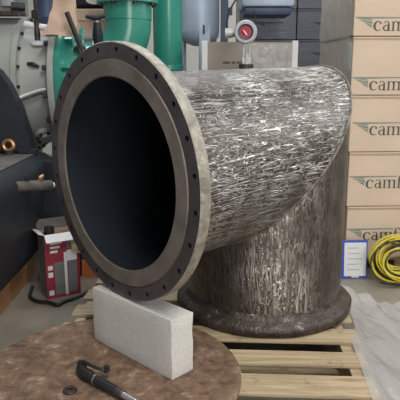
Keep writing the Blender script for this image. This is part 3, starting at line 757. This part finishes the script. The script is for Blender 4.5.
obj('valve_lever', tube([(-0.73, 3.74, 1.635), (-0.66, 3.74, 1.625), (-0.61, 3.74, 1.64)], [0.012, 0.020, 0.012], 10), 'navy', vv, smooth=True)
obj('valve_stem', tube([(-0.66, 3.74, 1.59), (-0.66, 3.74, 1.63)], 0.012, 10), 'galv', vv, smooth=True)

# crumpled paper bag draped over the end flange
bm = bmesh.new(); add_box(bm, (-1.0, 3.60, 1.50), (-0.80, 3.72, 1.745))
bmesh.ops.subdivide_edges(bm, edges=bm.edges[:], cuts=9, use_grid_fill=True)
for v in bm.verts:
    t = (v.co.z-1.50)/0.245
    v.co.x = -0.835 + (v.co.x+0.90)*(0.98-0.40*t) + 0.02*t
    v.co.y = 3.50 + (v.co.y-3.66)*(0.75-0.3*t) + 0.10*t
    v.co += 0.022*Vector((noise.noise(v.co*11), noise.noise(v.co*11+Vector((7, 0, 0))), 0.7*noise.noise(v.co*11+Vector((0, 7, 0)))))
tag(settle(obj('paper_bag', bm, 'kraft', smooth=True, sharp=18)), 'crumpled brown paper bag hung over the grey casing flange', 'bag')

# ------------------------------------------------------------------ black machine in front of the grey casing
bk = thing('black_machine', (-1.45, 2.9, 0.15), 'blue-black machine base with dusty top and rounded front, far left', 'machine')
mp_ = [(-1.95, .152), (-1.12, .152), (-1.02, .19), (-.98, .27), (-.965, .40), (-.94, .55), (-.92, .66), (-.922, .72), (-.94, .765), (-.972, .792), (-1.01, .80), (-1.95, .80)]
obj('machine_body', prism(mp_, Matrix(((1, 0, 0, 0), (0, 0, 1, 2.30), (0, 1, 0, 0), (0, 0, 0, 1))), 1.19), 'navy', bk, smooth=True, sharp=30)
obj('dusty_top', boxbm((-1.93, 2.34, 0.8003), (-1.0, 3.47, 0.806), 0.002), 'dusty', bk)
obj('gear_case', boxbm((-0.975, 3.30, 0.0), (-0.765, 3.475, 0.775), 0.03), 'navy', bk, smooth=True)
gp = [(-2.0, .82), (-1.02, .82), (-1.035, .92), (-1.075, 1.08), (-1.135, 1.22), (-1.19, 1.30), (-1.30, 1.38), (-2.0, 1.38)]
pr = prism(gp, Matrix(((1, 0, 0, 0), (0, 0, 1, 3.36), (0, 1, 0, 0), (0, 0, 0, 1))), 0.10)
obj('coupling_guard', pr, 'navy', bk)
obj('guard_foot', boxbm((-1.10, 3.34, 0.807), (-0.99, 3.42, 0.835), 0.004), 'navy', bk)
obj('pipe_stub', tube([(-0.94, 2.78, 0.716), (-0.90, 2.83, 0.712), (-0.80, 2.94, 0.695)], [0.028, 0.028, 0.027], 16), 'dusty', bk, smooth=True)
obj('stub_cap', tube([(-0.801, 2.939, 0.695), (-0.788, 2.952, 0.693)], [0.020, 0.015], 12), 'paper', bk, smooth=True)
obj('brass_cock', tube([(-0.845, 2.885, 0.72), (-0.838, 2.89, 0.745), (-0.825, 2.90, 0.757)], [0.013, 0.015, 0.007], 10), 'brass', bk, smooth=True)
obj('black_cock', tube([(-0.895, 2.83, 0.735), (-0.89, 2.832, 0.765)], 0.012, 10), 'black', bk, smooth=True)
ev = [Vector((-1.145+0.03*math.cos(2*PI*k/20), 3.33, 0.86+0.03*math.sin(2*PI*k/20))) for k in range(20)]
obj('eye_bolt', tube(ev, 0.013, 8, True), 'brass', bk, smooth=True)
obj('eye_bolt_base', tube([(-1.145, 3.335, 0.795), (-1.145, 3.335, 0.825)], 0.03, 12), 'navy', bk)
tag(settle(obj('timber_skid', boxbm((-1.25, 2.2, 0.0), (-1.085, 3.48, 0.15), 0.006), 'timber')), 'orange-brown timber skid under the black machine, nearest the pallet', 'timber')
tag(settle(obj('timber_skid', boxbm((-1.90, 2.2, 0.0), (-1.735, 3.48, 0.15), 0.006), 'timber')), 'orange-brown timber skid under the black machine, farther from the pallet', 'timber')

# ------------------------------------------------------------------ tool carton, orange wedge, floor lead
RZ = 0.55
tb = thing('tool_carton', (-0.882, 3.03, 0), 'opened maroon and grey printed carton with white flaps, by the black machine', 'carton', rz=RZ)
W_, D_, H_ = 0.20, 0.13, 0.385
for nm_, lo, hi, m_ in (('carton_front', (0, 0, 0), (W_, 0.006, H_), 'redbox'), ('carton_back', (0, D_-.006, 0), (W_, D_, H_), 'kraft'),
                        ('carton_side', (0, .0065, 0), (0.006, D_-.0065, H_), 'greybox'), ('carton_side', (W_-.006, .0065, 0), (W_, D_-.0065, H_), 'greybox'),
                        ('carton_bottom', (.0065, .0065, 0), (W_-.0065, D_-.0065, 0.006), 'kraft')):
    obj(nm_, boxbm(lo, hi), m_, tb, local=True)
def card(x0, z0, x1, z1, m_, nm_): obj(nm_, boxbm((x0, -0.0012, z0), (x1, 0.0, z1)), m_, tb, local=True)
card(0.050, 0.02, 0.106, 0.215, 'greybox', 'printed_panel')
card(0.108, 0.01, 0.125, 0.27, 'paper', 'printed_stripe')
obj('printed_panel', boxbm((0.130, -0.0025, 0.02), (0.182, -0.0013, 0.21)), 'greybox', tb, local=True)
card(0.126, 0.215, 0.185, 0.28, 'paper', 'printed_panel')
card(0.125, 0.29, 0.195, 0.38, 'greybox', 'printed_panel')
card(0.012, 0.13, 0.040, 0.16, 'paper', 'printed_picture')
card(0.012, 0.175, 0.040, 0.20, 'paper', 'printed_picture')
card(0.012, 0.02, 0.040, 0.05, 'paper', 'printed_picture')
for k in range(4): obj('printed_text', boxbm((0.03, -0.0012, 0.352-k*0.026), (0.115-0.014*k, 0.0, 0.366-k*0.026)), 'paper', tb, local=True)
obj('front_flap', boxbm((0.0, -0.055, 0), (W_, 0.0, 0.005), 0.001, Matrix.Translation((0, 0, H_)) @ Matrix.Rotation(0.75, 4, 'X')), 'white', tb, local=True)
obj('side_flap', boxbm((-0.035, 0.0, 0), (0.0, D_, 0.005), 0.001, Matrix.Translation((0, 0, H_)) @ Matrix.Rotation(0.35, 4, 'Y')), 'white', tb, local=True)
obj('back_flap', boxbm((0.0, 0.0, 0), (W_, 0.08, 0.005), 0.001, Matrix.Translation((0, D_, H_)) @ Matrix.Rotation(0.6, 4, 'X')), 'dusty', tb, local=True)
obj('torn_flap', prism([(0, 0), (0.075, -0.03), (0.055, -0.12), (0.01, -0.10)], Matrix.Translation((W_-0.055, -0.008, H_-0.01)) @ Matrix.Rotation(PI/2, 4, 'X') @ Matrix.Rotation(-0.15, 4, 'Y'), 0.005), 'pallet', tb, local=True)
obj('packed_tool', tube([(0.05, 0.065, 0.007), (0.05, 0.065, H_+0.03)], 0.03, 12), 'black', tb, local=True, smooth=True)
ow = thing('orange_wedge', (-0.68, 3.45, 0), 'orange wedge-shaped stand with black straps behind the tool carton', 'stand')
pm = Matrix(((1, 0, 0, -0.760), (0, 0, 1, 3.40), (0, 1, 0, 0), (0, 0, 0, 1)))
obj('wedge', prism([(0, 0), (0.165, 0), (0.165, 0.06), (0.045, 0.31), (0.01, 0.32)], pm, 0.10), 'orange', ow)
for z in (0.14, 0.225):
    w2 = 0.165 - (z-0.06)*0.48
    obj('strap', prism([(-0.003, z-0.02), (w2+0.010, z-0.004), (w2+0.003, z+0.016), (-0.003, z)], Matrix(((1, 0, 0, -0.760), (0, 0, 1, 3.397), (0, 1, 0, 0), (0, 0, 0, 1))), 0.106), 'black', ow)
lead = smooth_path([(-1.02, 3.20, .012), (-0.99, 3.05, .012), (-0.93, 2.98, .012), (-0.86, 2.96, .014), (-0.80, 2.93, .012), (-0.77, 2.98, .012), (-0.71, 3.05, .012), (-0.64, 3.16, .012), (-0.56, 3.20, .012)], 7)
tag(settle(obj('floor_lead', tube(lead, 0.0105, 8), 'black', smooth=True)), 'black cable lying on the floor around the foot of the tool carton', 'cable')

# ------------------------------------------------------------------ blue-grey tank and post at the back
tk = thing('steel_tank', (0.0, 4.85, 0), 'pale blue-grey steel tank on legs behind the wrapped crate', 'tank')
obj('tank_shell', lathe([(0, 1.50), (0.06, 1.505), (0.12, 1.53), (0.155, 1.58), (0.16, 1.63), (0.16, 2.6), (0.12, 2.68), (0, 2.70)], Matrix.Translation((0.0, 4.85, 0)), 40), 'blued', tk, smooth=True)
for k in range(3):
    a = -PI/2 + 0.25 + 2*PI*k/3
    obj('tank_leg', boxbm((-0.045, -0.012, 0), (0.045, 0.012, 1.66), 0.003, Matrix.Translation((0.145*math.cos(a), 4.85+0.145*math.sin(a), 0)) @ Matrix.Rotation(a+PI/2, 4, 'Z')), 'blued', tk)
obj('slot_tag', boxbm((0.024, 4.682, 1.59), (0.038, 4.692, 1.66)), 'navy', tk)
ps = thing('blue_post', (0.20, 4.75, 0), 'dark blue steel post between the pale tank and the gauge', 'post')
obj('post_shaft', boxbm((0.168, 4.72, 0), (0.228, 4.78, 4.9), 0.004), 'bluepost', ps)
obj('post_bracket', boxbm((0.229, 4.73, 1.74), (0.262, 4.77, 1.80), 0.004), 'bluepost', ps)
